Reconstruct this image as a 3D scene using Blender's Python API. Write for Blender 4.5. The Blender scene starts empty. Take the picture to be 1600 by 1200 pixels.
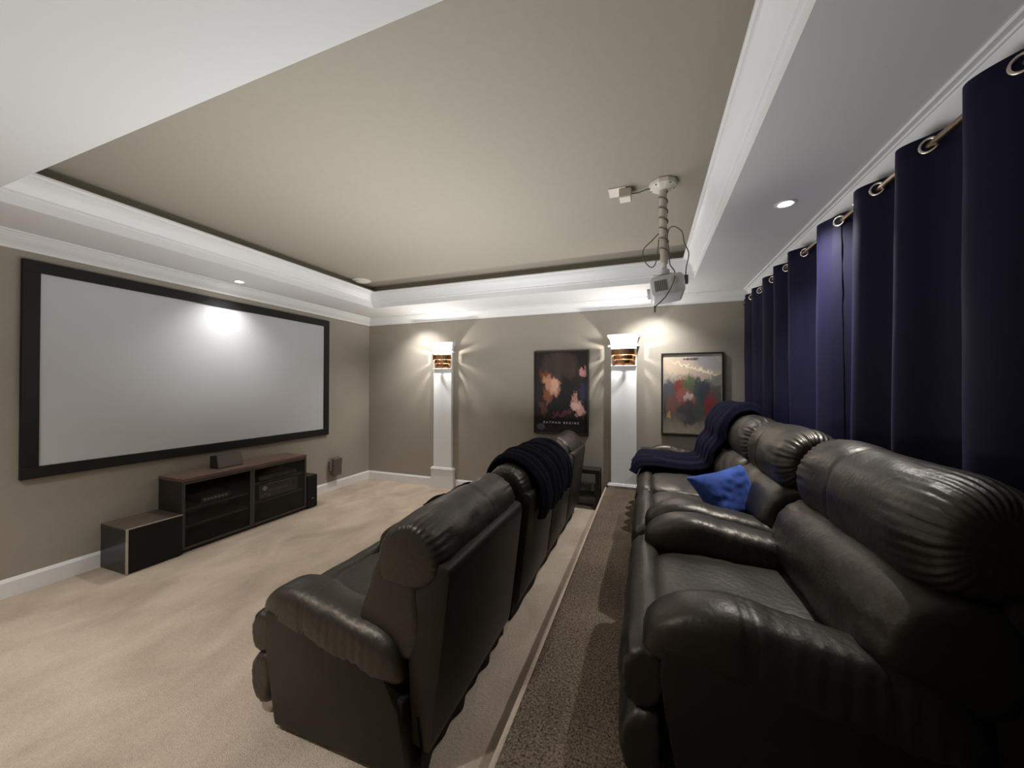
import bpy, bmesh, math, random
from mathutils import Vector, Matrix, noise
random.seed(7)
S = bpy.context.scene
COL = S.collection
PI = math.pi
R = math.radians

# ------------------------------------------------------------------ camera, world, exposure
W, NEAR = 5.35, -5.05                 # room: x 0..W from the screen wall, y 0..NEAR from the far wall
ZC, ZSOF, ZTOP, ZPL = 2.48, 2.58, 2.86, 0.25
cam_d = bpy.data.cameras.new('camera'); cam = bpy.data.objects.new('camera', cam_d); COL.objects.link(cam)
cam_d.sensor_width = 36; cam_d.lens = 36 * 566.57 / 1600; cam_d.clip_start = .02
yaw, pitch, roll = .3561, .0064, .0030
fw = Vector((-math.sin(yaw), math.cos(yaw), 0)); rt = Vector((math.cos(yaw), math.sin(yaw), 0)); up = Vector((0, 0, 1))
f2 = fw * math.cos(pitch) + up * math.sin(pitch); u2 = up * math.cos(pitch) - fw * math.sin(pitch)
r3 = rt * math.cos(roll) + u2 * math.sin(roll); u3 = u2 * math.cos(roll) - rt * math.sin(roll)
cam.matrix_world = Matrix(((r3.x, u3.x, -f2.x, 4.2356), (r3.y, u3.y, -f2.y, -4.7181), (r3.z, u3.z, -f2.z, 1.5), (0, 0, 0, 1)))
S.camera = cam
S.view_settings.view_transform = 'Standard'; S.view_settings.look = 'None'
S.view_settings.gamma = 1; S.view_settings.use_curve_mapping = False
S.view_settings.exposure = 1.68
wd = bpy.data.worlds.new('world'); S.world = wd; wd.use_nodes = True
wd.node_tree.nodes['Background'].inputs[0].default_value = (.5, .5, .5, 1)
wd.node_tree.nodes['Background'].inputs[1].default_value = 0.0
S.cycles.max_bounces = 10; S.cycles.diffuse_bounces = 6; S.cycles.caustics_reflective = False; S.cycles.caustics_refractive = False
DOWN_W, SCONCE_W = 44.0, 6.5          # watts of a recessed downlight and of a sconce bulb
LAMP = (1, .985, .965)
# added unseen fill light above the front row, brightening the ceiling from below
al = bpy.data.lights.new('ceiling_fill', 'AREA'); al.shape = 'RECTANGLE'; al.size = 1.6; al.size_y = 2.6; al.energy = 17; al.color = (.97, .985, 1); al.spread = R(180)
ao = bpy.data.objects.new('ceiling_fill', al); COL.objects.link(ao); ao.location = (2.7, -2.3, 1.08); ao.rotation_euler = (R(180), 0, 0)

# ------------------------------------------------------------------ materials
def mat(name, col, rough=.5, metal=0, spec=.5, noise_scale=0, noise_amt=.1, bump=0, bump_scale=60, sheen=0, sheen_col=None, coat=0, stretch=None, bump_dist=.004, sub=None):
    m = bpy.data.materials.new(name); m.use_nodes = True
    nt = m.node_tree; b = nt.nodes['Principled BSDF']
    b.inputs['Base Color'].default_value = (*col, 1); b.inputs['Roughness'].default_value = rough
    b.inputs['Metallic'].default_value = metal; b.inputs['Specular IOR Level'].default_value = spec
    if sheen:
        b.inputs['Sheen Weight'].default_value = sheen; b.inputs['Sheen Roughness'].default_value = .4
        b.inputs['Sheen Tint'].default_value = (*(sheen_col or col), 1)
    if coat: b.inputs['Coat Weight'].default_value = coat
    tc = nt.nodes.new('ShaderNodeTexCoord'); mp = nt.nodes.new('ShaderNodeMapping')
    nt.links.new(tc.outputs['Object'], mp.inputs[0])
    if stretch: mp.inputs['Scale'].default_value = stretch
    if noise_scale:
        n = nt.nodes.new('ShaderNodeTexNoise'); n.inputs['Scale'].default_value = noise_scale; n.inputs['Detail'].default_value = 6
        nt.links.new(mp.outputs[0], n.inputs['Vector'])
        mx = nt.nodes.new('ShaderNodeMix'); mx.data_type = 'RGBA'
        lo = [max(0, c * (1 - noise_amt)) for c in col]; hi = [min(1, c * (1 + noise_amt)) for c in col]
        mr = nt.nodes.new('ShaderNodeMapRange'); mr.inputs[1].default_value = .3; mr.inputs[2].default_value = .7
        nt.links.new(n.outputs['Fac'], mr.inputs[0]); nt.links.new(mr.outputs[0], mx.inputs[0])
        mx.inputs[6].default_value = (*lo, 1); mx.inputs[7].default_value = (*hi, 1)
        nt.links.new(mx.outputs[2], b.inputs['Base Color'])
    if bump:
        n2 = nt.nodes.new('ShaderNodeTexNoise'); n2.inputs['Scale'].default_value = bump_scale; n2.inputs['Detail'].default_value = 5
        nt.links.new(mp.outputs[0], n2.inputs['Vector'])
        bp = nt.nodes.new('ShaderNodeBump'); bp.inputs['Strength'].default_value = bump; bp.inputs['Distance'].default_value = bump_dist
        nt.links.new(n2.outputs['Fac'], bp.inputs['Height']); nt.links.new(bp.outputs[0], b.inputs['Normal'])
    return m

def emit(name, col, s):
    m = bpy.data.materials.new(name); m.use_nodes = True; nt = m.node_tree; b = nt.nodes['Principled BSDF']
    b.inputs['Base Color'].default_value = (.8, .8, .8, 1); b.inputs['Emission Color'].default_value = (*col, 1); b.inputs['Emission Strength'].default_value = s
    return m

def carpet(name, a, c, big, fine=230, wts=(.75, .5, .3), lim=(.55, 1.0)):
    m = bpy.data.materials.new(name); m.use_nodes = True; nt = m.node_tree; b = nt.nodes['Principled BSDF']
    b.inputs['Roughness'].default_value = 1; b.inputs['Specular IOR Level'].default_value = .1
    b.inputs['Sheen Weight'].default_value = .15; b.inputs['Sheen Tint'].default_value = (*a, 1)
    tc = nt.nodes.new('ShaderNodeTexCoord'); L = nt.links
    def nz(scale, detail, dist=0, st=None):
        n = nt.nodes.new('ShaderNodeTexNoise'); n.inputs['Scale'].default_value = scale; n.inputs['Detail'].default_value = detail; n.inputs['Distortion'].default_value = dist
        if st:
            mp = nt.nodes.new('ShaderNodeMapping'); mp.inputs['Scale'].default_value = st; L.new(tc.outputs['Object'], mp.inputs[0]); L.new(mp.outputs[0], n.inputs['Vector'])
        else: L.new(tc.outputs['Object'], n.inputs['Vector'])
        return n
    n1 = nz(big, 6, .5, (.8, .55, 1)); n2 = nz(fine, 3); n3 = nz(60, 4)
    def mth(op, x, y):
        k = nt.nodes.new('ShaderNodeMath'); k.operation = op
        for i, v in enumerate((x, y)):
            if isinstance(v, (int, float)): k.inputs[i].default_value = v
            else: L.new(v, k.inputs[i])
        return k.outputs[0]
    s = mth('ADD', mth('MULTIPLY', n1.outputs['Fac'], wts[0]), mth('ADD', mth('MULTIPLY', n2.outputs['Fac'], wts[1]), mth('MULTIPLY', n3.outputs['Fac'], wts[2])))
    mr = nt.nodes.new('ShaderNodeMapRange'); mr.inputs[1].default_value = lim[0]; mr.inputs[2].default_value = lim[1]; L.new(s, mr.inputs[0])
    mx = nt.nodes.new('ShaderNodeMix'); mx.data_type = 'RGBA'; mx.inputs[6].default_value = (*c, 1); mx.inputs[7].default_value = (*a, 1)
    L.new(mr.outputs[0], mx.inputs[0]); L.new(mx.outputs[2], b.inputs['Base Color'])
    bp = nt.nodes.new('ShaderNodeBump'); bp.inputs['Strength'].default_value = .8; bp.inputs['Distance'].default_value = .012
    L.new(mth('ADD', n2.outputs['Fac'], n3.outputs['Fac']), bp.inputs['Height']); L.new(bp.outputs[0], b.inputs['Normal'])
    return m

def wood(name, a, c, rough=.4):
    m = mat(name, a, rough, noise_scale=3, noise_amt=.3, stretch=(30, 1.5, 30))
    return m

M = dict(
    wall=mat('taupe_paint', (.335, .303, .254), .75, noise_scale=40, noise_amt=.03, bump=.08, bump_scale=300, spec=.3),
    ceil=mat('beige_ceiling_paint', (.365, .332, .272), .85, spec=.2, noise_scale=30, noise_amt=.02),
    white=mat('white_trim_paint', (.80, .80, .80), .35, spec=.4),
    soffit=mat('white_soffit_paint', (.72, .72, .715), .7, spec=.3),
    carpet=carpet('beige_carpet', (.66, .54, .425), (.40, .315, .24), 4.2, 230, (.95, .45, .3), (.58, 1.06)),
    carpet2=carpet('shaded_beige_carpet', (.26, .20, .147), (.050, .038, .028), 4, 120, (.35, .9, .35), (.62, 1.0)),  # same carpet as the floor, platform shade put into a darker colour
    leather=mat('black_leather', (.015, .012, .0095), .42, spec=.7, noise_scale=5, noise_amt=.15, bump=.35, bump_scale=45, bump_dist=.006, stretch=(1, 1, 1)),
    panel=mat('black_leather_panel', (.0135, .011, .0088), .48, spec=.35, noise_scale=12, noise_amt=.15, bump=.12, bump_scale=220),
    dust=mat('black_dust_cover', (.012, .011, .010), .8, spec=.2),
    frame=mat('black_velvet_frame', (.010, .009, .009), .55, spec=.3),
    screen=mat('white_screen_fabric', (.54, .545, .56), .9, spec=.05),
    dark=mat('black_brown_wood', (.020, .016, .013), .42, spec=.4, noise_scale=3, noise_amt=.3, stretch=(30, 2, 30)),
    edge=mat('black_brown_edge', (.045, .038, .033), .5, noise_scale=3, noise_amt=.2, stretch=(30, 2, 30)),
    top=wood('brown_wood_top', (.105, .064, .050), None, .4),
    subtop=wood('walnut_veneer_top', (.085, .062, .048), None, .4),
    silver=mat('silver_strip', (.55, .52, .47), .4, metal=.8),
    black=mat('black_plastic', (.018, .017, .017), .4),
    blackmetal=mat('black_brushed_metal', (.075, .073, .065), .5, metal=.3),
    gloss=mat('black_gloss', (.014, .012, .011), .28),
    copper=mat('copper_metal', (.42, .25, .14), .26, metal=1, noise_scale=2, noise_amt=.35, stretch=(45, 45, .3)),
    curtain=mat('navy_satin_curtain', (.0075, .007, .025), .6, spec=.15, noise_scale=200, noise_amt=.12, sheen=.15, sheen_col=(.10, .09, .28), bump=.05, bump_scale=400),
    rod=mat('brushed_bronze_rod', (.36, .28, .20), .3, metal=1),
    ring=mat('brushed_nickel_ring', (.75, .68, .58), .25, metal=1),
    navy=mat('navy_plush', (.0055, .0055, .015), .95, spec=.1, noise_scale=60, noise_amt=.5, sheen=.3, sheen_col=(.04, .04, .10), bump=.7, bump_scale=110, bump_dist=.008),
    darknavy=mat('midnight_plush', (.005, .0045, .009), .95, spec=.1, noise_scale=60, noise_amt=.5, sheen=.3, sheen_col=(.03, .03, .07), bump=.7, bump_scale=110, bump_dist=.008),
    blue=mat('blue_velvet', (.030, .062, .24), .8, spec=.15, noise_scale=14, noise_amt=.35, sheen=.8, sheen_col=(.22, .32, .75), bump=.3, bump_scale=30),
    proj=mat('grey_white_plastic', (.62, .61, .60), .4),
    pole=mat('beige_painted_metal', (.50, .45, .37), .5),
    offw=mat('off_white_plastic', (.66, .62, .54), .45),
    cord=mat('grey_cord', (.10, .09, .08), .5),
    lens=mat('dark_lens_glass', (.01, .01, .015), .05, coat=1),
    bronze=mat('bronze_grille', (.10, .085, .065), .6, noise_scale=400, noise_amt=.3),
    lamp=emit('downlight_glow', (1, .97, .92), 14), bulb=emit('sconce_glow', (1, .85, .65), 8),
    txtw=mat('white_lettering', (.75, .74, .72), .6), txtk=mat('dark_lettering', (.03, .03, .035), .6),
    label=mat('silver_print', (.35, .35, .33), .4, metal=.5),
    mat_board=mat('pale_poster_edge', (.55, .50, .42), .7),
)
def glass():
    m = bpy.data.materials.new('smoked_glass'); m.use_nodes = True; nt = m.node_tree
    for n in list(nt.nodes): nt.nodes.remove(n)
    o = nt.nodes.new('ShaderNodeOutputMaterial'); t = nt.nodes.new('ShaderNodeBsdfTransparent'); t.inputs[0].default_value = (.9, .9, .89, 1)
    g = nt.nodes.new('ShaderNodeBsdfGlossy'); g.inputs['Roughness'].default_value = .08; g.inputs[0].default_value = (.9, .9, .9, 1)
    mx = nt.nodes.new('ShaderNodeMixShader'); fr = nt.nodes.new('ShaderNodeFresnel'); fr.inputs[0].default_value = 1.22
    nt.links.new(fr.outputs[0], mx.inputs[0]); nt.links.new(t.outputs[0], mx.inputs[1]); nt.links.new(g.outputs[0], mx.inputs[2]); nt.links.new(mx.outputs[0], o.inputs[0])
    return m
M['glass'] = glass()
for k in ('leather', 'panel'): M[k].node_tree.nodes['Principled BSDF'].inputs['Specular Tint'].default_value = (1, .90, .76, 1)

# ------------------------------------------------------------------ mesh helpers
class MB:
    """collects shapes in world coordinates; build() links them as ONE mesh object"""
    def __init__(s): s.v = []; s.f = []
    def add(s, vs, fs):
        o = len(s.v); s.v += [tuple(v) for v in vs]; s.f += [[i + o for i in f] for f in fs]; return s
    def box(s, x0, x1, y0, y1, z0, z1, b=0):
        x0, x1 = min(x0, x1), max(x0, x1); y0, y1 = min(y0, y1), max(y0, y1); z0, z1 = min(z0, z1), max(z0, z1)
        bm = bmesh.new(); bmesh.ops.create_cube(bm, size=1)
        for v in bm.verts: v.co = Vector(((x0 + x1) / 2 + v.co.x * (x1 - x0), (y0 + y1) / 2 + v.co.y * (y1 - y0), (z0 + z1) / 2 + v.co.z * (z1 - z0)))
        if b: bmesh.ops.bevel(bm, geom=bm.edges[:], offset=b, segments=2, profile=.5, affect='EDGES')
        bm.verts.index_update(); s.add([v.co[:] for v in bm.verts], [[v.index for v in f.verts] for f in bm.faces]); bm.free(); return s
    def tube(s, pts, r, n=8, caps=True):
        pts = [Vector(p) for p in pts]; vs = []; fs = []; m = len(pts); a = None
        for i, p in enumerate(pts):
            t = (pts[min(i + 1, m - 1)] - pts[max(i - 1, 0)]).normalized()
            if a is None: a = t.orthogonal().normalized()
            else: a = (a - t * a.dot(t)).normalized()
            b = t.cross(a); rr = r[i] if isinstance(r, (list, tuple)) else r
            for k in range(n): q = 2 * PI * k / n; vs.append(p + (a * math.cos(q) + b * math.sin(q)) * rr)
        for i in range(m - 1):
            for k in range(n): fs.append([i * n + k, i * n + (k + 1) % n, (i + 1) * n + (k + 1) % n, (i + 1) * n + k])
        if caps: fs.append(list(range(n))[::-1]); fs.append([(m - 1) * n + k for k in range(n)])
        return s.add(vs, fs)
    def lathe(s, prof, c, axis='Z', n=24, caps=True):
        vs = []; fs = []; c = Vector(c); m = len(prof)
        for r, h in prof:
            for k in range(n):
                q = 2 * PI * k / n; p = Vector((r * math.cos(q), r * math.sin(q), h))
                if axis == 'X': p = Vector((p.z, p.x, p.y))
                if axis == 'Y': p = Vector((p.x, p.z, p.y))
                vs.append(c + p)
        for i in range(m - 1):
            for k in range(n): fs.append([i * n + k, i * n + (k + 1) % n, (i + 1) * n + (k + 1) % n, (i + 1) * n + k])
        if caps: fs.append(list(range(n))[::-1]); fs.append([(m - 1) * n + k for k in range(n)])
        return s.add(vs, fs)
    def torus(s, c, nrm, R_, r, n=24, k=8):
        nrm = Vector(nrm).normalized(); a = nrm.orthogonal().normalized(); b = nrm.cross(a); c = Vector(c); vs = []; fs = []
        for i in range(n):
            q = 2 * PI * i / n; d = a * math.cos(q) + b * math.sin(q)
            for j in range(k): w = 2 * PI * j / k; vs.append(c + d * (R_ + r * math.cos(w)) + nrm * (r * math.sin(w)))
        for i in range(n):
            for j in range(k): fs.append([i * k + j, ((i + 1) % n) * k + j, ((i + 1) % n) * k + (j + 1) % k, i * k + (j + 1) % k])
        return s.add(vs, fs)
    def prism(s, poly, v0, v1):               # poly of (x, z), pushed along y
        n = len(poly)
        vs = [(x, v0, z) for x, z in poly] + [(x, v1, z) for x, z in poly]
        return s.add(vs, [list(range(n)), list(range(n, 2 * n))[::-1]] + [[i, (i + 1) % n, n + (i + 1) % n, n + i] for i in range(n)])
    def ring(s, x0, x1, y0, y1, prof, closed=False):   # mitred moulding inside/around a rectangle; prof = (inward offset, z)
        vs = []; fs = []; m = len(prof)
        for d, z in prof: vs += [(x0 + d, y0 + d, z), (x1 - d, y0 + d, z), (x1 - d, y1 - d, z), (x0 + d, y1 - d, z)]
        for i in range(m if closed else m - 1):
            j = (i + 1) % m
            for k in range(4): fs.append([i * 4 + k, i * 4 + (k + 1) % 4, j * 4 + (k + 1) % 4, j * 4 + k])
        return s.add(vs, fs)
    def build(s, name, m, parent=None, smooth=False, bevel=0, angle=None):
        me = bpy.data.meshes.new(name); o = bpy.data.objects.new(name, me); COL.objects.link(o)
        off = Vector((0, 0, 0))
        if parent is not None:
            o.parent = parent; p = parent
            while p is not None: off += p.location; p = p.parent
        me.from_pydata([tuple(Vector(v) - off) for v in s.v], [], s.f)
        bm = bmesh.new(); bm.from_mesh(me); bmesh.ops.recalc_face_normals(bm, faces=bm.faces[:])
        if bevel: bmesh.ops.bevel(bm, geom=bm.edges[:], offset=bevel, segments=2, profile=.5, affect='EDGES')
        bm.to_mesh(me); bm.free(); me.materials.append(m)
        if smooth:
            for p in me.polygons: p.use_smooth = True
            if angle:
                try: me.set_sharp_from_angle(angle=R(angle))
                except Exception: pass
        return o
def tag(o, label, cat, group=None):
    o['label'] = label; o['category'] = cat
    if group: o['group'] = group
    return o
def thing(name, label, cat, loc, group=None):
    o = bpy.data.objects.new(name, None); COL.objects.link(o); o.location = loc; o.empty_display_size = .1
    return tag(o, label, cat, group)
def struct(o): o['kind'] = 'structure'; return o
def spline(P, n, closed=True):
    P = [Vector(p) for p in P]; m = len(P); out = []
    segs = m if closed else m - 1
    for i in range(n):
        t = i / n * segs if closed else i / (n - 1) * segs
        k = min(int(t), segs - 1); f = t - k
        g = (lambda j: P[j % m]) if closed else (lambda j: P[max(0, min(m - 1, j))])
        a, b, c, d = g(k - 1), g(k), g(k + 1), g(k + 2)
        out.append(.5 * ((2 * b) + (c - a) * f + (2 * a - 5 * b + 4 * c - d) * f * f + (3 * b - a - 3 * c + d) * f ** 3))
    return out
def cushion(mb, prof, x0, y0, y1, z0, p=5, kmin=.25, n=30, mres=44, gather=.012, lump=.008, seed=0, crown=0, seam=0):
    """puffy upholstered roll along y: closed (u,z) profile swelling in the middle, pleated at its ends"""
    pr = spline(prof, mres); cx = sum(q.x for q in pr) / mres; cz = sum(q.y for q in pr) / mres
    vs = []; fs = []; kc, ne = .95, 9
    tc = (1 - kc ** p) ** (1 / p); half = [(1 - (kc - (kc - kmin) * i / ne) ** p) ** (1 / p) for i in range(1, ne + 1)]
    ts = [-t for t in half[::-1]] + [tc * (2 * i / n - 1) for i in range(n + 1)] + half
    n = len(ts) - 1
    for i, t in enumerate(ts):
        k = max(kmin, max(0, 1 - abs(t) ** p) ** (1 / p))
        g = abs(t) ** 4
        for j, q in enumerate(pr):
            dx, dz = q.x - cx, q.y - cz; L = math.hypot(dx, dz) + 1e-6; ph = 2 * PI * j / mres
            w = gather * g * (math.sin(15 * ph + 2.1 * seed) * noise.noise(Vector((ph * 1.5, seed, t))) * 2 + .7 * math.sin(31 * ph + seed + 4 * t)) * k
            yy = (y0 + y1) / 2 + t * (y1 - y0) / 2
            w += lump * noise.noise(Vector((q.x * 5 + seed, yy * 5, q.y * 5)))
            w += lump * .5 * noise.noise(Vector((q.x * 14, yy * 9 + seed, q.y * 14)))
            if seam: w -= .006 * math.exp(-((t - seam) / .022) ** 2)
            s = k + w / L
            vs.append((x0 + cx + dx * s, yy, z0 + cz + dz * s + crown * (1 - t * t)))
    for i in range(n):
        for j in range(mres): fs.append([i * mres + j, i * mres + (j + 1) % mres, (i + 1) * mres + (j + 1) % mres, (i + 1) * mres + j])
    for i, rev in ((0, 1), (n, 0)):
        c = len(vs); ring = [i * mres + j for j in range(mres)]
        vs.append(tuple(sum(vs[r][a] for r in ring) / mres for a in range(3)))
        for j in range(mres): fs.append([ring[j], ring[(j + 1) % mres], c])
    return mb.add(vs, fs)

# ------------------------------------------------------------------ room shell
struct(MB().box(-.02, W + .02, NEAR - .02, .02, -.06, 0).build('floor', M['carpet']))
pl = MB()
prof = [(3.758 + .03 * (1 - math.cos(a)), ZPL - .03 + .03 * math.sin(a)) for a in [R(q) for q in range(0, 91, 15)]]
pl.prism([(3.758, 0.002)] + prof + [(W, ZPL), (W, 0.002)], NEAR, 0)
struct(pl.build('floor_platform', M['carpet2']))
struct(MB().box(3.744, 3.758, NEAR, -.001, .004, ZPL - .035, .005).box(3.740, 3.765, NEAR, -.001, ZPL - .04, ZPL - .012, .01).build('trim_3', M['carpet']))
struct(MB().box(-.1, 0, NEAR - .1, .1, -.06, ZTOP + .1).build('wall_left', M['wall']))
struct(MB().box(0, W, 0, .1, -.06, ZTOP + .1).build('wall_far', M['wall']))
struct(MB().box(W, W + .1, NEAR - .1, .1, -.06, ZTOP + .1).build('wall_right', M['wall']))
struct(MB().box(0, W, NEAR - .1, NEAR, -.06, ZTOP + .1).build('wall_near', M['wall']))
TX0, TX1, TY0, TY1 = .6746, 4.6785, -3.8425, -.674
c = MB().box(TX0, TX1, TY0, TY1, ZTOP, ZTOP + .06)
c.ring(TX0, TX1, TY0, TY1, [(0, 2.70), (0, ZTOP)])
struct(c.build('ceiling', M['ceil']))
sf = MB()
sf.box(0, TX0, NEAR, 0, ZSOF, ZSOF + .05); sf.box(TX1, W, NEAR, 0, ZSOF, ZSOF + .05)
sf.box(TX0, TX1, TY1, 0, ZSOF, ZSOF + .05); sf.box(TX0, TX1, NEAR, TY0, ZSOF, ZSOF + .05)
struct(sf.build('ceiling_soffit', M['soffit']))
struct(MB().ring(TX0, TX1, TY0, TY1, [(0, ZSOF), (.001, ZSOF), (.002, 2.645), (.016, 2.65), (.016, 2.662), (.022, 2.67), (.030, 2.69), (.05, 2.718), (.075, 2.738), (.088, 2.745), (.088, 2.752), (.10, 2.755), (.108, 2.764), (.108, 2.777), (0, 2.777)]).build('trim_1', M['white'], smooth=True, angle=28))
struct(MB().ring(0, W, NEAR, 0, [(0, 2.472), (.012, 2.472), (.014, 2.488), (.022, 2.497), (.045, 2.512), (.072, 2.535), (.088, 2.556), (.094, 2.558), (.096, 2.566), (.116, 2.568), (.118, ZSOF)]).build('trim_2', M['white'], smooth=True, angle=28))
def baseboard(name, segs):
    b = MB()
    for ax, a0, a1 in segs:
        P = [(0, 0.0), (.016, 0.0), (.016, .108), (.011, .119), (.006, .131), (0, .131)]
        if ax == 'left': b.prism([(d, z) for d, z in P], a0, a1)
        else:
            n = len(P); vs = [(a0, -d, z) for d, z in P] + [(a1, -d, z) for d, z in P]
            b.add(vs, [list(range(n)), list(range(n, 2 * n))] + [[i, (i + 1) % n, n + (i + 1) % n, n + i] for i in range(n)])
    return struct(b.build(name, M['white']))
baseboard('baseboard_left', [('left', NEAR, 0)])
baseboard('baseboard_far', [('far', 0, 1.21), ('far', 1.60, 3.758)])

# ------------------------------------------------------------------ pilasters with copper sconces
def pilaster(cx, wy, s, z0, name):
    """s=-1: on the far wall facing -y; s=+1: on the near wall facing +y"""
    root = bpy.data.objects.new(name, None); COL.objects.link(root); root.location = (cx, wy, z0); root['kind'] = 'structure'
    struct(MB().box(cx - .15, cx + .15, wy, wy + s * .055, z0, 2.005, .002).build('shaft', M['white'], root))
    b = MB().box(cx - .182, cx + .182, wy, wy + s * .075, 0 if z0 < .1 else ZPL - .01, .272, .002)
    b.box(cx - .192, cx + .192, wy, wy + s * .085, .272, .285, .003).box(cx - .18, cx + .18, wy, wy + s * .07, .285, .302, .006)
    struct(b.build('base_block', M['white'], root))
    cp = MB(); prof = [(.185, .085, 1.995), (.185, .085, 2.010), (.160, .062, 2.014), (.158, .060, 2.055), (.162, .066, 2.075), (.172, .08, 2.098), (.188, .10, 2.115), (.192, .104, 2.120), (.192, .104, 2.142)]
    vs = []; fs = []
    for w, d, z in prof: vs += [(cx - w, wy, z), (cx - w, wy + s * d, z), (cx + w, wy + s * d, z), (cx + w, wy, z)]
    for i in range(len(prof) - 1):
        for k in range(4): fs.append([i * 4 + k, i * 4 + (k + 1) % 4, (i + 1) * 4 + (k + 1) % 4, (i + 1) * 4 + k])
    n = len(prof) * 4; fs += [[0, 1, 2, 3], [n - 4, n - 3, n - 2, n - 1]]
    struct(cp.add(vs, fs).build('capital', M['white'], root))
    return root
def sconce(cx, wy, s, label, k=1.0):
    root = thing('wall_sconce', label, 'lamp', (cx, wy + s * .055, 1.76), 'copper sconces on the white pilasters')
    y0 = wy + s * .055
    MB().box(cx - .135, cx + .135, y0, y0 + s * .008, 1.762, 1.966, .002).build('back_plate', M['copper'], root)
    MB().box(cx - .150, cx + .150, y0, y0 + s * .022, 1.752, 1.762, .002).build('bottom_tray', M['offw'], root)
    def band(rx, ry, z0, z1):
        vs = []; fs = []; n = 28
        for i in range(n + 1):
            q = PI * i / n
            for (k, z) in ((1, z0), (1, z1), (.975, z1), (.975, z0)): vs.append((cx + rx * k * math.cos(q), y0 + s * (.008 + ry * k * math.sin(q)), z))
        for i in range(n):
            for k in range(4): fs.append([i * 4 + k, i * 4 + (k + 1) % 4, (i + 1) * 4 + (k + 1) % 4, (i + 1) * 4 + k])
        fs += [[0, 1, 2, 3], [n * 4, n * 4 + 1, n * 4 + 2, n * 4 + 3]]
        return MB().add(vs, fs).build('shade_band', M['copper'], root, smooth=True, angle=40)
    band(.150, .115, 1.885, 1.958); band(.122, .098, 1.832, 1.885); band(.096, .08, 1.785, 1.826)
    MB().lathe([(.006, 0), (.013, .012), (.013, .05), (.005, .062)], (cx, y0 + s * .082, 1.83), n=12).build('bulb', M['bulb'], root, smooth=True)
    MB().box(cx - .012, cx + .012, y0 + s * .006, y0 + s * .088, 1.822, 1.832).build('socket', M['copper'], root)
    l = bpy.data.lights.new('sconce_light', 'POINT'); l.energy = SCONCE_W * k; l.color = (1, .95, .88); l.shadow_soft_size = .016
    lo = bpy.data.objects.new('sconce_light', l); COL.objects.link(lo); lo.parent = root; lo.location = (0, s * .082, .175)
pilaster(1.405, 0, -1, 0, 'trim_4'); pilaster(3.967, 0, -1, ZPL, 'trim_5'); pilaster(1.405, NEAR, 1, 0, 'trim_6')
sconce(1.405, 0, -1, 'copper banded sconce on the narrow pilaster near the screen corner')
sconce(3.967, 0, -1, 'copper banded sconce on the pilaster between the two posters')
sconce(1.405, NEAR, 1, 'copper banded sconce on the pilaster of the near wall left behind the viewer', .35)

# ------------------------------------------------------------------ recessed downlights
def downlight(x, y, label, k=1.0, size=120):
    root = thing('recessed_downlight', label, 'light', (x, y, ZSOF), 'recessed downlights in the soffit')
    MB().lathe([(.034, -.001), (.034, -.004), (.05, -.006), (.055, -.003), (.055, 0)], (x, y, ZSOF), caps=False).build('trim_ring', M['white'], root, smooth=True)
    MB().lathe([(.034, -.002), (.034, -.0025)], (x, y, ZSOF)).build('lamp_lens', M['lamp'], root)
    l = bpy.data.lights.new('downlight_light', 'SPOT'); l.energy = DOWN_W * k; l.color = LAMP; l.spot_size = R(size); l.spot_blend = 1.0; l.shadow_soft_size = .03
    lo = bpy.data.objects.new('downlight_light', l); COL.objects.link(lo); lo.parent = root; lo.location = (0, 0, -.012)
downlight(5.0, -2.165, 'bright round downlight in the soffit beside the curtain rod')
downlight(.265, -2.18, 'small round downlight in the soffit above the projection screen', .35)
downlight(1.092, -.32, 'small round downlight above the pilaster near the screen corner', .72)
downlight(4.30, -.32, 'round downlight in the far soffit hidden behind the projector', .85)
downlight(1.092, -4.55, 'added unseen round downlight in the near soffit on the screen side')  # added out of view to brighten the near floor
downlight(2.75, -4.55, 'added unseen round downlight in the middle of the near soffit behind the viewer', .8)  # added lamp, lightens the carpet strip beside the platform

# ------------------------------------------------------------------ projection screen
t = thing('projection_screen', 'large white projection screen in a black frame on the left wall', 'screen', (0, -2.165, .815))
y0, y1, z0, z1, fwid = -3.509, -.820, .814, 2.412, .086
MB().box(.004, .022, y0 + fwid - .004, y1 - fwid + .004, z0 + fwid - .004, z1 - fwid + .004).build('screen_surface', M['screen'], t)
for a in ((y0, y1, z1 - fwid, z1), (y0, y1, z0, z0 + fwid), (y0, y0 + fwid, z0 + fwid, z1 - fwid), (y1 - fwid, y1, z0 + fwid, z1 - fwid)):
    MB().box(.002, .034, *a, .004).build('frame_bar', M['frame'], t)

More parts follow.
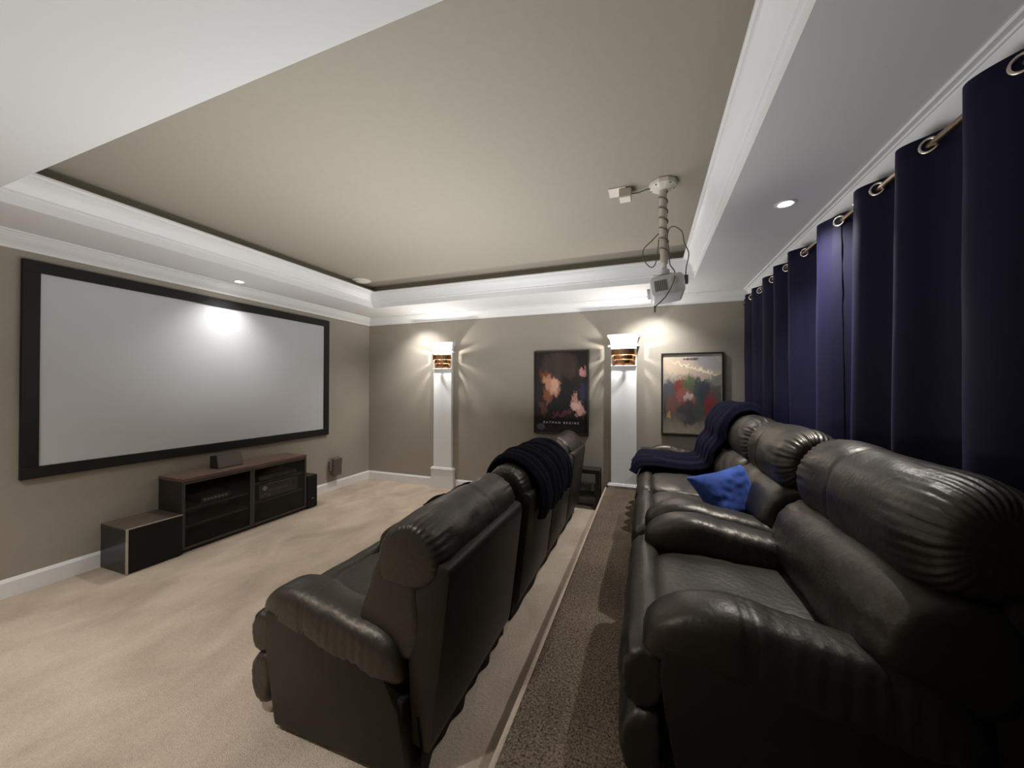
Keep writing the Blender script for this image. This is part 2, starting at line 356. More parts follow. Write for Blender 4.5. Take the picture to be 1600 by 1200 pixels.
# ------------------------------------------------------------------ media cabinet and its gear
CX, CY0, CY1, CZ = .375, -2.715, -1.465, .665
t = thing('media_cabinet', 'low black-brown media cabinet with glass doors under the screen', 'cabinet', (.2, -2.09, 0))
MB().box(.02, CX + .003, CY0 - .002, CY1 + .002, CZ - .028, CZ, .002).build('top_panel', M['top'], t)
CM = -2.105
for a in ((CY0, CY0 + .022), (CY1 - .022, CY1), (CM - .022, CM + .022)): MB().box(.02, CX - .018, *a, .03, CZ - .028).build('side_panel', M['dark'], t)
MB().box(.02, CX - .018, CY0 + .022, CY1 - .022, .03, .055).build('bottom_panel', M['dark'], t)
MB().box(.02, .028, CY0 + .022, CY1 - .022, .055, CZ - .028).build('back_panel', M['dark'], t)
MB().box(.04, CX - .04, CY0 + .02, CY1 - .02, 0, .03).build('plinth', M['black'], t)
for a, b, zz in ((CY0 + .022, CM - .022, .385), (CY0 + .022, CM - .022, .235), (CM + .022, CY1 - .022, .462), (CM + .022, CY1 - .022, .262)):
    MB().box(.028, CX - .03, a, b, zz - .018, zz).build('shelf', M['edge'], t)
for a, b in ((CY0, CM - .001), (CM + .001, CY1)):
    d = MB(); w = .022
    for q in ((a, a + w, .03, CZ - .03), (b - w, b, .03, CZ - .03), (a + w, b - w, .03, .03 + w), (a + w, b - w, CZ - .03 - w, CZ - .03)): d.box(CX - .016, CX, *q, .0015)
    d = d.build('door', M['edge'], t)
    MB().box(CX - .010, CX - .006, a + w, b - w, .03 + w, CZ - .03 - w).build('glass_pane', M['glass'], d)
t = thing('av_receiver', 'black receiver with knobs on the middle shelf of the right cabinet bay', 'receiver', (.2, -1.78, .262))
MB().box(.06, .325, -2.0, -1.552, .27, .425, .004).build('chassis', M['black'], t)
MB().box(.325, .332, -2.005, -1.548, .272, .43, .002).build('front_panel', M['blackmetal'], t)
MB().lathe([(.026, 0), (.026, .014), (.022, .018)], (.332, -1.955, .385), 'X').build('volume_knob', M['silver'], t, smooth=True, angle=40)
MB().lathe([(.022, 0), (.022, .014), (.018, .017)], (.332, -1.60, .375), 'X').build('selector_knob', M['black'], t, smooth=True, angle=40)
MB().box(.332, .3335, -1.90, -1.66, .372, .412).build('display_window', M['gloss'], t)
for i in range(10): MB().box(.332, .336, -1.90 + i * .025, -1.884 + i * .025, .418, .425).build('button', M['label'], t)
for i in range(8): MB().box(.332, .335, -1.89 + i * .028, -1.875 + i * .028, .342, .349).build('button', M['label'], t)
for y, z in ((-1.97, .305), (-1.945, .318), (-1.90, .300)): MB().lathe([(.008, 0), (.008, .005)], (.332, y, z), 'X', 10).build('jack', M['silver'], t)
for y in (-1.96, -1.59):
    for x in (.09, .30): MB().box(x - .012, x + .012, y - .012, y + .012, .2625, .271).build('foot', M['black'], t)
t = thing('disc_player', 'slim black disc player on the top shelf of the right cabinet bay', 'player', (.2, -1.78, .462))
MB().box(.08, .318, -2.0, -1.55, .468, .512, .003).build('chassis', M['black'], t)
MB().box(.318, .322, -2.0, -1.55, .468, .512, .001).build('front_panel', M['blackmetal'], t)
MB().box(.322, .324, -1.86, -1.72, .482, .50).build('disc_tray', M['gloss'], t)
MB().lathe([(.007, 0), (.007, .004)], (.322, -1.68, .49), 'X', 12).build('button', M['label'], t)
for y in (-1.96, -1.59): MB().box(.10, .30, y - .012, y + .012, .4625, .469).build('foot', M['black'], t)
t = thing('set_top_box', 'small black box with a lit row of marks on the left bay shelf', 'box', (.2, -2.41, .385))
MB().box(.10, .315, -2.54, -2.28, .39, .445, .004).build('chassis', M['black'], t)
MB().box(.315, .318, -2.535, -2.285, .395, .44).build('front_panel', M['gloss'], t)
for i in range(7): MB().box(.318, .3195, -2.52 + i * .031, -2.50 + i * .031, .41, .428).build('display_segment', M['label'], t)
for y in (-2.51, -2.31): MB().box(.12, .30, y - .012, y + .012, .3852, .391).build('foot', M['black'], t)

t = thing('center_speaker', 'small tilted black centre speaker on top of the media cabinet', 'speaker', (.2, -2.225, CZ))
MB().prism([(.10, CZ + .002), (.225, CZ + .002), (.195, CZ + .135), (.10, CZ + .120)], -2.345, -2.105).build('enclosure', M['black'], t, bevel=.003)
MB().add([(.2262, -2.338, CZ + .008), (.2262, -2.112, CZ + .008), (.1985, -2.112, CZ + .130), (.1985, -2.338, CZ + .130), (.222, -2.338, CZ + .008), (.222, -2.112, CZ + .008), (.194, -2.112, CZ + .130), (.194, -2.338, CZ + .130)], [[0, 1, 2, 3], [4, 5, 6, 7], [0, 1, 5, 4], [1, 2, 6, 5], [2, 3, 7, 6], [3, 0, 4, 7]]).build('grille', M['bronze'], t)

t = thing('subwoofer', 'long low black subwoofer with a wood top left of the media cabinet', 'speaker', (.2, -2.90, 0))
MB().box(.02, .385, -3.092, -2.722, .004, .350, .002).build('enclosure', M['gloss'], t)
MB().box(.02, .385, -3.092, -2.722, .350, .360, .001).build('top_panel', M['subtop'], t)
MB().box(.385, .394, -3.078, -2.724, .010, .352, .001).build('front_grille', M['dust'], t)
MB().box(.384, .397, -3.093, -3.080, .004, .360, .001).build('corner_strip', M['silver'], t)
MB().box(.384, .397, -3.080, -2.722, .353, .360, .001).build('edge_strip', M['silver'], t)
t = thing('bookshelf_speaker', 'black upright speaker box right of the media cabinet', 'speaker', (.25, -1.38, 0))
MB().box(.10, .372, -1.452, -1.312, .004, .400, .003).build('enclosure', M['dark'], t)
MB().box(.372, .380, -1.448, -1.316, .012, .392, .002).build('grille', M['dust'], t)
MB().box(.380, .3815, -1.395, -1.365, .115, .122).build('badge', M['label'], t)
t = thing('wall_speaker', 'small bronze speaker with silver sides mounted low on the left wall', 'speaker', (.04, -.715, .35))
MB().box(0, .03, -.745, -.685, .30, .40).build('bracket', M['black'], t)
MB().prism([(.03, .235), (.085, .215), (.10, .46), (.03, .478)], -.79, -.64).build('enclosure', M['bronze'], t, bevel=.004)
for y in (-.795, -.64): MB().prism([(.03, .30), (.055, .292), (.06, .468), (.03, .478)], y, y + .005).build('side_trim', M['silver'], t)
MB().box(.088, .0895, -.70, -.68, .228, .236).build('badge', M['label'], t)

# ------------------------------------------------------------------ posters (generic pictures) on the far wall
def art(name, base, blobs, grad=None, nscale=5, namp=.12, gloss_=.45):
    m = bpy.data.materials.new(name); m.use_nodes = True; nt = m.node_tree; L = nt.links; b = nt.nodes['Principled BSDF']
    b.inputs['Roughness'].default_value = gloss_; b.inputs['Specular IOR Level'].default_value = .2
    tc = nt.nodes.new('ShaderNodeTexCoord')
    n = nt.nodes.new('ShaderNodeTexNoise'); n.inputs['Scale'].default_value = nscale; n.inputs['Detail'].default_value = 8; L.new(tc.outputs['Generated'], n.inputs['Vector'])
    sb = nt.nodes.new('ShaderNodeVectorMath'); sb.operation = 'SUBTRACT'; L.new(n.outputs['Color'], sb.inputs[0]); sb.inputs[1].default_value = (.5, .5, .5)
    ml = nt.nodes.new('ShaderNodeVectorMath'); ml.operation = 'SCALE'; L.new(sb.outputs[0], ml.inputs[0]); ml.inputs['Scale'].default_value = namp * 2
    ad = nt.nodes.new('ShaderNodeVectorMath'); L.new(tc.outputs['Generated'], ad.inputs[0]); L.new(ml.outputs[0], ad.inputs[1])
    col = nt.nodes.new('ShaderNodeMix'); col.data_type = 'RGBA'; col.inputs[6].default_value = (*base, 1); col.inputs[7].default_value = (*[q * .5 for q in base], 1); L.new(n.outputs['Fac'], col.inputs[0])
    cur = col.outputs[2]
    if grad:
        sp = nt.nodes.new('ShaderNodeSeparateXYZ'); L.new(ad.outputs[0], sp.inputs[0]); cr = nt.nodes.new('ShaderNodeValToRGB')
        el = cr.color_ramp.elements
        while len(el) > 2: el.remove(el[-1])
        for i, (p, q) in enumerate(grad):
            e = el[i] if i < 2 else el.new(p)
            e.position = p; e.color = (*q, 1)
        L.new(sp.outputs[2], cr.inputs[0]); cur = cr.outputs[0]
    for (fx, fy, rx, rz, ang, q, st) in blobs:
        mp = nt.nodes.new('ShaderNodeMapping'); mp.vector_type = 'TEXTURE'
        mp.inputs['Location'].default_value = (fx, .5, 1 - fy); mp.inputs['Rotation'].default_value = (0, ang, 0); mp.inputs['Scale'].default_value = (rx, 5, rz)
        L.new(ad.outputs[0], mp.inputs[0])
        ln = nt.nodes.new('ShaderNodeVectorMath'); ln.operation = 'LENGTH'; L.new(mp.outputs[0], ln.inputs[0])
        mr = nt.nodes.new('ShaderNodeMapRange'); mr.inputs[1].default_value = 1.1; mr.inputs[2].default_value = .75; mr.inputs[3].default_value = 0; mr.inputs[4].default_value = st; L.new(ln.outputs['Value'], mr.inputs[0])
        mx = nt.nodes.new('ShaderNodeMix'); mx.data_type = 'RGBA'; L.new(mr.outputs[0], mx.inputs[0]); L.new(cur, mx.inputs[6]); mx.inputs[7].default_value = (*q, 1); cur = mx.outputs[2]
    L.new(cur, b.inputs['Base Color'])
    return m
DK = (.012, .009, .010)
art1 = art('abstract_flame_print', (.03, .022, .02), [
    (.48, .17, .36, .20, 0, (.075, .055, .042), .8), (.30, .20, .10, .2, 0, (.05, .035, .03), .7), (.62, .22, .12, .22, .1, (.06, .035, .025), .8),
    (.30, .37, .24, .10, .5, (.20, .06, .035), .9), (.33, .43, .20, .10, .55, (.62, .30, .19), .9), (.42, .42, .12, .09, .3, (.75, .42, .30), .9), (.26, .58, .08, .13, -.5, (.30, .10, .05), .9), (.16, .70, .06, .10, -.5, (.12, .05, .04), .9),
    (.60, .52, .16, .24, 0, DK, .95), (.42, .66, .22, .12, -.5, DK, .95), (.93, .50, .07, .14, 0, (.03, .035, .07), .9),
    (.91, .26, .08, .07, -.6, (.50, .24, .22), .9), (.77, .56, .05, .07, 0, (.55, .28, .22), .9), (.82, .69, .15, .085, .45, (.62, .34, .30), .95), (.78, .67, .07, .05, 0, (.75, .5, .44), .8),
    (.52, .77, .22, .035, -.15, (.14, .045, .06), .8), (.12, .93, .10, .03, .2, (.12, .10, .13), .8), (.5, .86, .6, .05, 0, DK, .85)], nscale=16, namp=.10)
art2 = art('abstract_dusk_print', (.2, .2, .2), [
    (.22, .12, .40, .14, .15, (.66, .50, .36), .55), (.55, .17, .50, .018, .22, (.85, .74, .58), .9), (.80, .10, .30, .10, .2, (.33, .32, .33), .8), (.85, .33, .28, .05, -.2, (.14, .16, .15), .7),
    (.12, .46, .12, .16, 0, (.085, .09, .105), .85), (.30, .42, .12, .14, .1, (.22, .05, .035), .9), (.47, .40, .14, .16, 0, (.10, .12, .06), .9), (.62, .42, .10, .14, 0, (.06, .065, .08), .9), (.72, .52, .12, .20, .1, (.05, .055, .07), .95), (.90, .55, .10, .16, 0, (.10, .09, .09), .9),
    (.40, .56, .20, .13, .3, (.30, .10, .09), .9), (.45, .53, .09, .045, -.2, (.50, .46, .44), .7), (.82, .66, .12, .18, .1, (.20, .045, .04), .9), (.15, .66, .12, .15, .2, (.16, .08, .06), .85), (.44, .74, .18, .18, .1, (.06, .055, .06), .92), (.62, .72, .10, .16, 0, (.07, .08, .075), .9),
    (.30, .80, .14, .05, .3, (.11, .10, .09), .7), (.10, .78, .05, .04, 0, (.5, .33, .12), .6)], grad=[(0, (.30, .25, .19)), (.12, (.20, .175, .14)), (.25, (.06, .06, .055)), (.6, (.14, .12, .11)), (.68, (.40, .34, .28)), (.85, (.55, .46, .37)), (1, (.42, .40, .38))], nscale=18, namp=.085)
def text(body, size, loc, m, parent, shear=0, space=1.0):
    cu = bpy.data.curves.new('lettering', 'FONT'); cu.body = body; cu.size = size; cu.align_x = 'CENTER'; cu.align_y = 'CENTER'; cu.shear = shear; cu.space_character = space; cu.extrude = .0006
    o = bpy.data.objects.new('lettering_source', cu); COL.objects.link(o)
    bpy.context.view_layer.update()
    me = bpy.data.meshes.new_from_object(o.evaluated_get(bpy.context.evaluated_depsgraph_get()))
    bpy.data.objects.remove(o); me.materials.clear(); me.materials.append(m)
    n = bpy.data.objects.new('lettering', me); COL.objects.link(n); n.parent = parent; n.location = Vector(loc) - parent.location; n.rotation_euler = (PI / 2, 0, 0); n['kind'] = 'stuff'
    return n
def poster(x0, x1, z0, z1, label, am, border):
    t = thing('framed_poster', label, 'poster', ((x0 + x1) / 2, -.015, (z0 + z1) / 2))
    w = .018
    for a in ((x0, x1, z1 - w, z1), (x0, x1, z0, z0 + w), (x0, x0 + w, z0 + w, z1 - w), (x1 - w, x1, z0 + w, z1 - w)):
        MB().box(a[0], a[1], -.034, -.002, a[2], a[3], .002).build('frame_bar', M['dark'], t)
    if border: MB().box(x0 + w, x1 - w, -.0195, -.004, z0 + w, z1 - w).build('pale_border', M['mat_board'], t)
    MB().box(x0 + w + border, x1 - w - border, -.021, -.004, z0 + w + border, z1 - w - border).build('print', am, t)
    return t
t = poster(2.806, 3.538, .872, 1.971, 'dark framed poster with orange flame shapes left of the wide pilaster', art1, 0)
text('BATMAN BEGINS', .039, (3.175, -.0225, 1.022), M['txtw'], t, space=1.75)
t2 = poster(4.396, 5.053, .932, 1.899, 'framed poster of a pale dusk sky over dark shapes beside the curtain', art2, .006)
text('AVENGERS', .034, (4.71, -.0225, 1.825), M['txtk'], t2, shear=.25, space=.95)

# ------------------------------------------------------------------ side tables
def side_table(x0, x1, y0, y1, z0, h, label):
    t = thing('side_table', label, 'table', ((x0 + x1) / 2, (y0 + y1) / 2, z0), 'dark square side tables by the far wall')
    MB().box(x0, x1, y0, y1, z0 + h - .05, z0 + h, .003).build('tabletop', M['dark'], t)
    for x in (x0, x1 - .05):
        for y in (y0, y1 - .05): MB().box(x, x + .05, y, y + .05, z0 + .001, z0 + h - .05, .002).build('leg', M['dark'], t)
    MB().box(x0 + .01, x1 - .01, y0 + .01, y1 - .01, z0 + .15, z0 + .175, .002).build('shelf', M['dark'], t)
side_table(3.25, 3.70, -.24, -.03, 0, .485, 'dark side table on the lower floor behind the front sofa')
side_table(4.17, 4.62, -.27, -.03, ZPL, .52, 'dark side table on the platform between pilaster and back sofa')

# ------------------------------------------------------------------ leather recliners
HEAD = [(.70, .705), (.668, .78), (.678, .86), (.725, .935), (.79, .975), (.86, .975), (.93, .93), (.975, .85), (.955, .76), (.84, .69)]
LUMB = [(.60, .42), (.570, .52), (.595, .62), (.65, .70), (.74, .735), (.85, .71), (.89, .60), (.86, .45), (.72, .39)]
GUSS = [(.60, .42), (.570, .52), (.60, .62), (.635, .70), (.665, .79), (.72, .84), (.84, .83), (.89, .70), (.87, .45), (.72, .39)]
SEAT = [(.12, .33), (.115, .43), (.16, .472), (.32, .480), (.50, .470), (.66, .455), (.70, .36), (.42, .31)]
ROLL = [(.015, .30), (.0, .37), (.02, .445), (.075, .480), (.13, .462), (.145, .39), (.13, .31), (.07, .275)]
FOOT = [(.03, .06), (.0, .14), (.005, .23), (.05, .285), (.12, .29), (.14, .2), (.12, .07), (.08, .04)]
def arm_pad(mb, x0, yc, z0, hw=.104, seed=0):
    n, k = 80, 28; vs = []; fs = []
    for i in range(n + 1):
        s = i / n; u = .075 + .76 * s
        top = .606 + .020 * math.sin(min(1, s * 2.2) * PI) - .15 * max(0, s - .35) ** 1.3
        e = max(0, 1 - (2 * s - 1) ** 8) ** .5 if s > .5 else max(0, 1 - abs(2 * s - 1) ** 3.2) ** .5
        e = .22 + .78 * e; hh = .105 * e; w = hw * (.35 + .65 * e)
        zc = top - .105 - (1 - e) * .04
        for j in range(k):
            q = 2 * PI * j / k; c, d = math.cos(q), math.sin(q)
            px = math.copysign(abs(c) ** .62, c) * w; pz = math.copysign(abs(d) ** .62, d) * hh
            wr = .004 * noise.noise(Vector((u * 9 + seed, px * 20, pz * 20))) + .0009 * math.sin(u * 140 + 3 * math.sin(px * 40)) * (1 if s > .45 else .15)
            wr -= .0035 * (math.exp(-((u - .34) / .006) ** 2) + math.exp(-((u - .362) / .006) ** 2) + .6 * math.exp(-((u - .64) / .006) ** 2))
            vs.append((x0 + u, yc + px * (1 + wr / hw), z0 + zc + pz * (1 + wr / .1)))
    for i in range(n):
        for j in range(k): fs.append([i * k + j, i * k + (j + 1) % k, (i + 1) * k + (j + 1) % k, (i + 1) * k + j])
    fs.append(list(range(k))); fs.append([n * k + j for j in range(k)])
    return mb.add(vs, fs)
SIDE = [(.19, .02), (.135, .30), (.12, .42), (.13, .50), (.50, .53), (.66, .47), (.76, .40), (.84, .27), (.885, .04)]
def recliner(name, label, cat, x0, ys, width, z0, nseat, seed, du=0, dz=0, puff=True):
    lum = [(u + du, z + dz * .5) for u, z in (LUMB if puff else GUSS)]; hd = [(u + du, z + dz * (.6 if z < .8 else 1)) for u, z in HEAD]
    t = thing(name, label, cat, (x0 + .5, ys + width / 2, z0))
    aw, ye = .214, ys + width
    L = M['leather']
    MB().box(x0 + .20, x0 + .85, ys + .03, ye - .03, z0 + .012, z0 + .30, .01).build('base_frame', M['dust'], t)
    for y in (ys + .10, ye - .10):
        for x in (.24, .80): MB().box(x0 + x - .02, x0 + x + .02, y - .02, y + .02, z0, z0 + .02).build('foot', M['black'], t)
    for y0_, y1_ in ((ys, ys + aw - .012), (ye - aw + .012, ye)):
        MB().prism([(x0 + u, z0 + z) for u, z in SIDE], y0_ + .012, y1_ - .006).build('side_panel', M['panel'], t, bevel=.012, smooth=True, angle=35)
    for i, yc in enumerate((ys + aw / 2 + .002, ye - aw / 2 - .002)): arm_pad(MB(), x0, yc, z0, seed=seed + i * 3).build('armrest', L, t, smooth=True)
    b0, b1 = ys + .05, ye - .05; bw = (b1 - b0) / nseat; s0, s1 = ys + aw, ye - aw; sw = (s1 - s0) / nseat
    for k in range(nseat):
        a, b = s0 + k * sw + .002, s0 + (k + 1) * sw - .002; sd = seed + k * 2.7
        cushion(MB(), SEAT, x0, a, b, z0, p=7, kmin=.7, gather=.004, lump=.010, seed=sd, crown=.012, seam=.75).build('seat_cushion', L, t, smooth=True)
        a = a if k else ys + .035; b = b if k < nseat - 1 else ye - .035
        cushion(MB(), ROLL, x0, a - .004, b + .004, z0, p=9, kmin=.5, gather=.004, lump=.008, seed=sd + 1).build('seat_front', L, t, smooth=True)
        cushion(MB(), FOOT, x0, a - .004, b + .004, z0, p=9, kmin=.5, gather=.004, lump=.008, seed=sd + 2).build('footrest_pad', L, t, smooth=True)
        a, b = b0 + k * bw + .004, b0 + (k + 1) * bw - .004
        cushion(MB(), lum, x0, a, b, z0, p=8 if puff else 10, kmin=.35 if puff else .74, gather=.004, lump=.010, seed=sd + 3).build('back_cushion', L, t, smooth=True)
        cushion(MB(), hd, x0, a - .004, b + .004, z0, p=6 if puff else 9, kmin=.3 if puff else .74, gather=.007 if puff else .003, lump=.009 if puff else .012, seam=.22, seed=sd + 4, n=64, mres=130).build('headrest', L, t, smooth=True)
        sh = [(.86, .12), (.84, .55), (.875, .76), (.905, .815), (.965, .832), (1.02, .818), (1.032, .79), (1.01, .60), (.955, .15), (.94, .10)]
        MB().prism([(x0 + u, z0 + z) for u, z in sh], a + .012, b - .012).build('back_panel', M['panel'], t, bevel=.013, smooth=True, angle=30)
    # loose dust skirt under the back
    n = 60; vs = []; fs = []
    for i in range(n + 1):
        y = ys + .06 + (width - .12) * i / n; w = .007 * math.sin(i * .62) + .006 * math.sin(i * .31 + seed)
        for (u, z) in ((.90, .24), (.915 + w * .5, .12), (.905 + w, .006)): vs += [(x0 + u, y, z0 + z), (x0 + u - .008, y, z0 + z)]
    for i in range(n):
        a, b = i * 6, (i + 1) * 6
        for q in ((0, 2), (2, 4), (4, 5), (5, 3), (3, 1), (1, 0)): fs.append([a + q[0], a + q[1], b + q[1], b + q[0]])
    MB().add(vs, fs).build('dust_skirt', M['dust'], t, smooth=True)
    return t
FX, BX = 2.52, 4.15
chair = recliner('leather_recliner', 'black leather recliner nearest the viewer in the front row, seen from behind', 'armchair', FX, -3.60, .98, 0, 1, 1.0, .02, puff=False)
sofa = recliner('leather_sofa', 'black leather three seat reclining sofa in the front row on the lower floor', 'sofa', FX, -2.60, 2.30, 0, 3, 5.0, .02, puff=False)
recliner('leather_recliner', 'black leather recliner nearest the viewer on the raised platform beside the curtain', 'armchair', BX, -3.60, .98, ZPL, 1, 9.0, .045, .05)
recliner('leather_sofa', 'black leather three seat sofa on the raised platform along the curtain', 'sofa', BX, -2.60, 2.30, ZPL, 3, 13.0, .045, .05)

# ------------------------------------------------------------------ plush blankets
def blanket(name, label, path, x0, z0, yfn, m, nrib, amp, seed, nu=90, nv=96, th=.018, group=None):
    P = spline(path, nu, closed=False); vs = []; fs = []
    for i, p in enumerate(P):
        d = (P[min(nu - 1, i + 1)] - P[max(0, i - 1)]).normalized(); nx, nz = -d.y, d.x
        y0, y1 = yfn(i / (nu - 1))
        for j in range(nv + 1):
            s = j / nv; y = y0 + (y1 - y0) * s; tt = i / (nu - 1)
            ph = s * nrib * 2 * PI + 1.6 * noise.noise(Vector((tt * 3 + seed, s * 2, 0)))
            h = amp * abs(math.sin(ph / 2)) ** .7 + .022 * noise.noise(Vector((tt * 4, s * 4 + seed, 1))) + .012 * noise.noise(Vector((tt * 11, s * 9 + seed, 4)))
            e = 1 - max(0, abs(2 * s - 1) - .92) / .08
            h = h * (.3 + .7 * e) + .006
            vs.append((x0 + p.x + nx * h, y, z0 + p.y + nz * h))
    nn = nv + 1; N = len(vs)
    for i, p in enumerate(P):
        d = (P[min(nu - 1, i + 1)] - P[max(0, i - 1)]).normalized(); nx, nz = -d.y, d.x
        for j in range(nn): q = vs[i * nn + j]; vs.append((q[0] - nx * th, q[1], q[2] - nz * th))
    for i in range(nu - 1):
        for j in range(nv):
            a = i * nn + j; fs.append([a, a + 1, a + nn + 1, a + nn]); fs.append([N + a, N + a + nn, N + a + nn + 1, N + a + 1])
    for i in range(nu - 1):
        for j in (0, nv): a = i * nn + j; fs.append([a, a + nn, N + a + nn, N + a])
    for j in range(nv):
        for i in (0, nu - 1): a = i * nn + j; fs.append([a, a + 1, N + a + 1, N + a])
    o = MB().add(vs, fs).build(name, m, smooth=True)
    return tag(o, label, 'blanket', group)
lerp = lambda a, b, t: a + (b - a) * t
# paths run front -> over the top -> rear so that the normal (-dz, du) points outwards
blanket('throw_blanket', 'dark ribbed plush blanket draped over the back of the front sofa', [(.10, .54), (.20, .60), (.34, .56), (.48, .555), (.57, .60), (.60, .70), (.655, .80), (.68, .91), (.76, .995), (.86, 1.01), (.96, .965), (1.045, .87), (1.065, .74), (1.045, .62)],
        FX, 0, lambda t: (lerp(-2.32, -2.42, t) + .03 * math.sin(7 * t), lerp(-1.75, -1.38, t)), M['darknavy'], 9, .030, 2.0)
blanket('throw_blanket', 'navy ribbed plush blanket trailing from the back sofa top down across its far seat', [(-.012, .455), (.005, .50), (.05, .53), (.14, .535), (.28, .525), (.48, .525), (.585, .57), (.62, .70), (.685, .80), (.70, .92), (.77, 1.03), (.86, 1.065), (.925, 1.04), (.97, .98), (.985, .90)],
        BX, ZPL, lambda t: (lerp(-1.22, -1.30, t) + .06 * math.sin(6 * t), lerp(-.47, -.50, t)), M['navy'], 5, .045, 6.0)

# ------------------------------------------------------------------ blue toss pillow
def toss(center, label):
    n = 40; vs = []; fs = []; hw = .155
    rot = Matrix.Rotation(R(-62), 3, 'Z') @ Matrix.Rotation(R(-16), 3, 'Y') @ Matrix.Rotation(R(12), 3, 'X')
    for side in (1, -1):
        for i in range(n + 1):
            for j in range(n + 1):
                a, b = 2 * i / n - 1, 2 * j / n - 1
                th = .075 * ((1 - abs(a) ** 6) * (1 - abs(b) ** 6)) ** .5
                pin = 1 - .05 * (1 - abs(a * b)) * max(abs(a), abs(b)) ** 3
                x = side * th + .006 * noise.noise(Vector((a * 4, b * 4, side))) * (1 - max(abs(a), abs(b)) ** 6)
                y, z = a * hw * pin, b * .14 * pin
                f = max(0, (-a + b) / 2 - .30)               # upper near corner folds forward
                x -= f * f * .22; 
                vs.append(Vector(center) + rot @ Vector((x, y, z)))
    N = (n + 1) ** 2
    for s in (0, 1):
        for i in range(n):
            for j in range(n): q = s * N + i * (n + 1) + j; fs.append([q, q + 1, q + n + 2, q + n + 1])
    o = MB().add(vs, fs)
    me = o.build('throw_pillow', M['blue'], smooth=True)
    bm = bmesh.new(); bm.from_mesh(me.data); bmesh.ops.remove_doubles(bm, verts=bm.verts[:], dist=.0008); bmesh.ops.recalc_face_normals(bm, faces=bm.faces[:]); bm.to_mesh(me.data); bm.free()
    return tag(me, label, 'pillow')
toss((4.685, -2.24, .862), 'royal blue velvet throw pillow on the back sofa')

# ------------------------------------------------------------------ curtains, rod and rings
RX, RZ, LAM, AMP, Y0 = 5.257, 2.432, .334, .058, -2.19
GY = [.25, -.08, -.34, -.61, -.995, -1.32, -1.667, -2.18, -2.53, -2.857, -3.24, -3.58, -3.92, -4.26, -4.6, -4.95]   # rings that face the viewer
def phase(y):
    for i in range(len(GY) - 1):
        if GY[i + 1] <= y <= GY[i]: return i - 7 + (GY[i] - y) / (GY[i] - GY[i + 1])
    return 0
def cx_(y, z=2.4):
    k = 1 + .12 * math.sin(y * 3.1) + .25 * (2.4 - z) / 2.2 * math.sin(y * 2.3 + 1)
    return RX + AMP * min(1.12, k) * math.sin(2 * PI * phase(y) + .35 * (2.4 - z) / 2.2 * math.sin(y * 1.7)) - .004 * math.sin(y * 41 + z * 1.3)
def curtain(y0, y1, label, dx=0):
    t = thing('curtain', label, 'curtain', (RX, (y0 + y1) / 2, .28), 'navy grommet curtains')
    ny, nz = int(abs(y1 - y0) / .012), 30; vs = []; fs = []
    for i in range(ny + 1):
        y = y0 + (y1 - y0) * i / ny
        for j in range(nz + 1):
            z = .285 + (2.472 - .285) * j / nz
            w = .004 * noise.noise(Vector((y * 6, z * 2.5, 0))) * min(1, (2.472 - z) * 3)
            vs.append((cx_(y, z) + dx + w, y, z))
    N = len(vs)
    vs += [(x + .003, y, z) for x, y, z in vs]
    for i in range(ny):
        for j in range(nz):
            a = i * (nz + 1) + j; fs.append([a, a + 1, a + nz + 2, a + nz + 1]); fs.append([N + a, N + a + nz + 1, N + a + nz + 2, N + a + 1])
        for j in (0, nz): a = i * (nz + 1) + j; fs.append([a, a + nz + 1, N + a + nz + 1, N + a])
    for j in range(nz):
        for i in (0, ny): a = i * (nz + 1) + j; fs.append([a, a + 1, N + a + 1, N + a])
    MB().add(vs, fs).build('fabric', M['curtain'], t, smooth=True)
    for y in sorted(GY + [(a + b) / 2 for a, b in zip(GY, GY[1:])]):
        if min(y0, y1) + .02 < y < max(y0, y1) - .01:
            sl = (cx_(y + .01) - cx_(y - .01)) / .02
            n = Vector((-1, sl, 0)).normalized()
            MB().torus(Vector((cx_(y) + dx, y, RZ)) + n * .001, n, .0255, .0055, 22, 8).build('grommet', M['ring'], t, smooth=True)
    return t
curtain(-.07, -2.146, 'navy blue grommet curtain panel on the far half of the rod')
tb = curtain(-2.156, -4.42, 'navy blue grommet curtain panel on the near half of the rod beside the viewer', -.007)
hv = MB(); nz = 40; vs = []; fs = []
for j in range(nz + 1):                                  # puckered side hem of the near panel
    z = .29 + 2.17 * j / nz
    for y in (-2.152, -2.17, -2.19):
        vs.append((cx_(y, z) - .0125 - .003 * noise.noise(Vector((z * 22, y * 80, 2))), y - .004 * noise.noise(Vector((z * 9, 3, 1))), z))
for j in range(nz):
    for k in range(2): a = j * 3 + k; fs.append([a, a + 1, a + 4, a + 3])
N = len(vs); vs += [(x + .004, y, z) for x, y, z in vs]; fs += [[i + N for i in f][::-1] for f in fs[:]]
hv.add(vs, fs).build('side_hem', M['curtain'], tb, smooth=True)
t = thing('curtain_rod', 'bronze curtain rod running along the right wall under the soffit', 'curtain rod', (RX, -2.3, RZ))
MB().tube([(RX, -.04, RZ), (RX, -4.5, RZ)], .0125, 12).build('pole', M['rod'], t, smooth=True, angle=40)
for y in (-.04, -4.5): MB().lathe([(.012, -.015), (.021, -.012), (.021, .012), (.012, .015)], (RX, y, RZ), 'Y', 16).build('finial', M['rod'], t, smooth=True, angle=40)
for y in (-.10, -4.45): MB().tube([(RX, y, RZ - .012), (RX + .03, y, RZ - .02), (W, y, RZ - .02)], .007, 8).lathe([(.022, 0), (.022, -.006)], (W, y, RZ - .02), 'X', 16).build('bracket', M['rod'], t, smooth=True, angle=40)

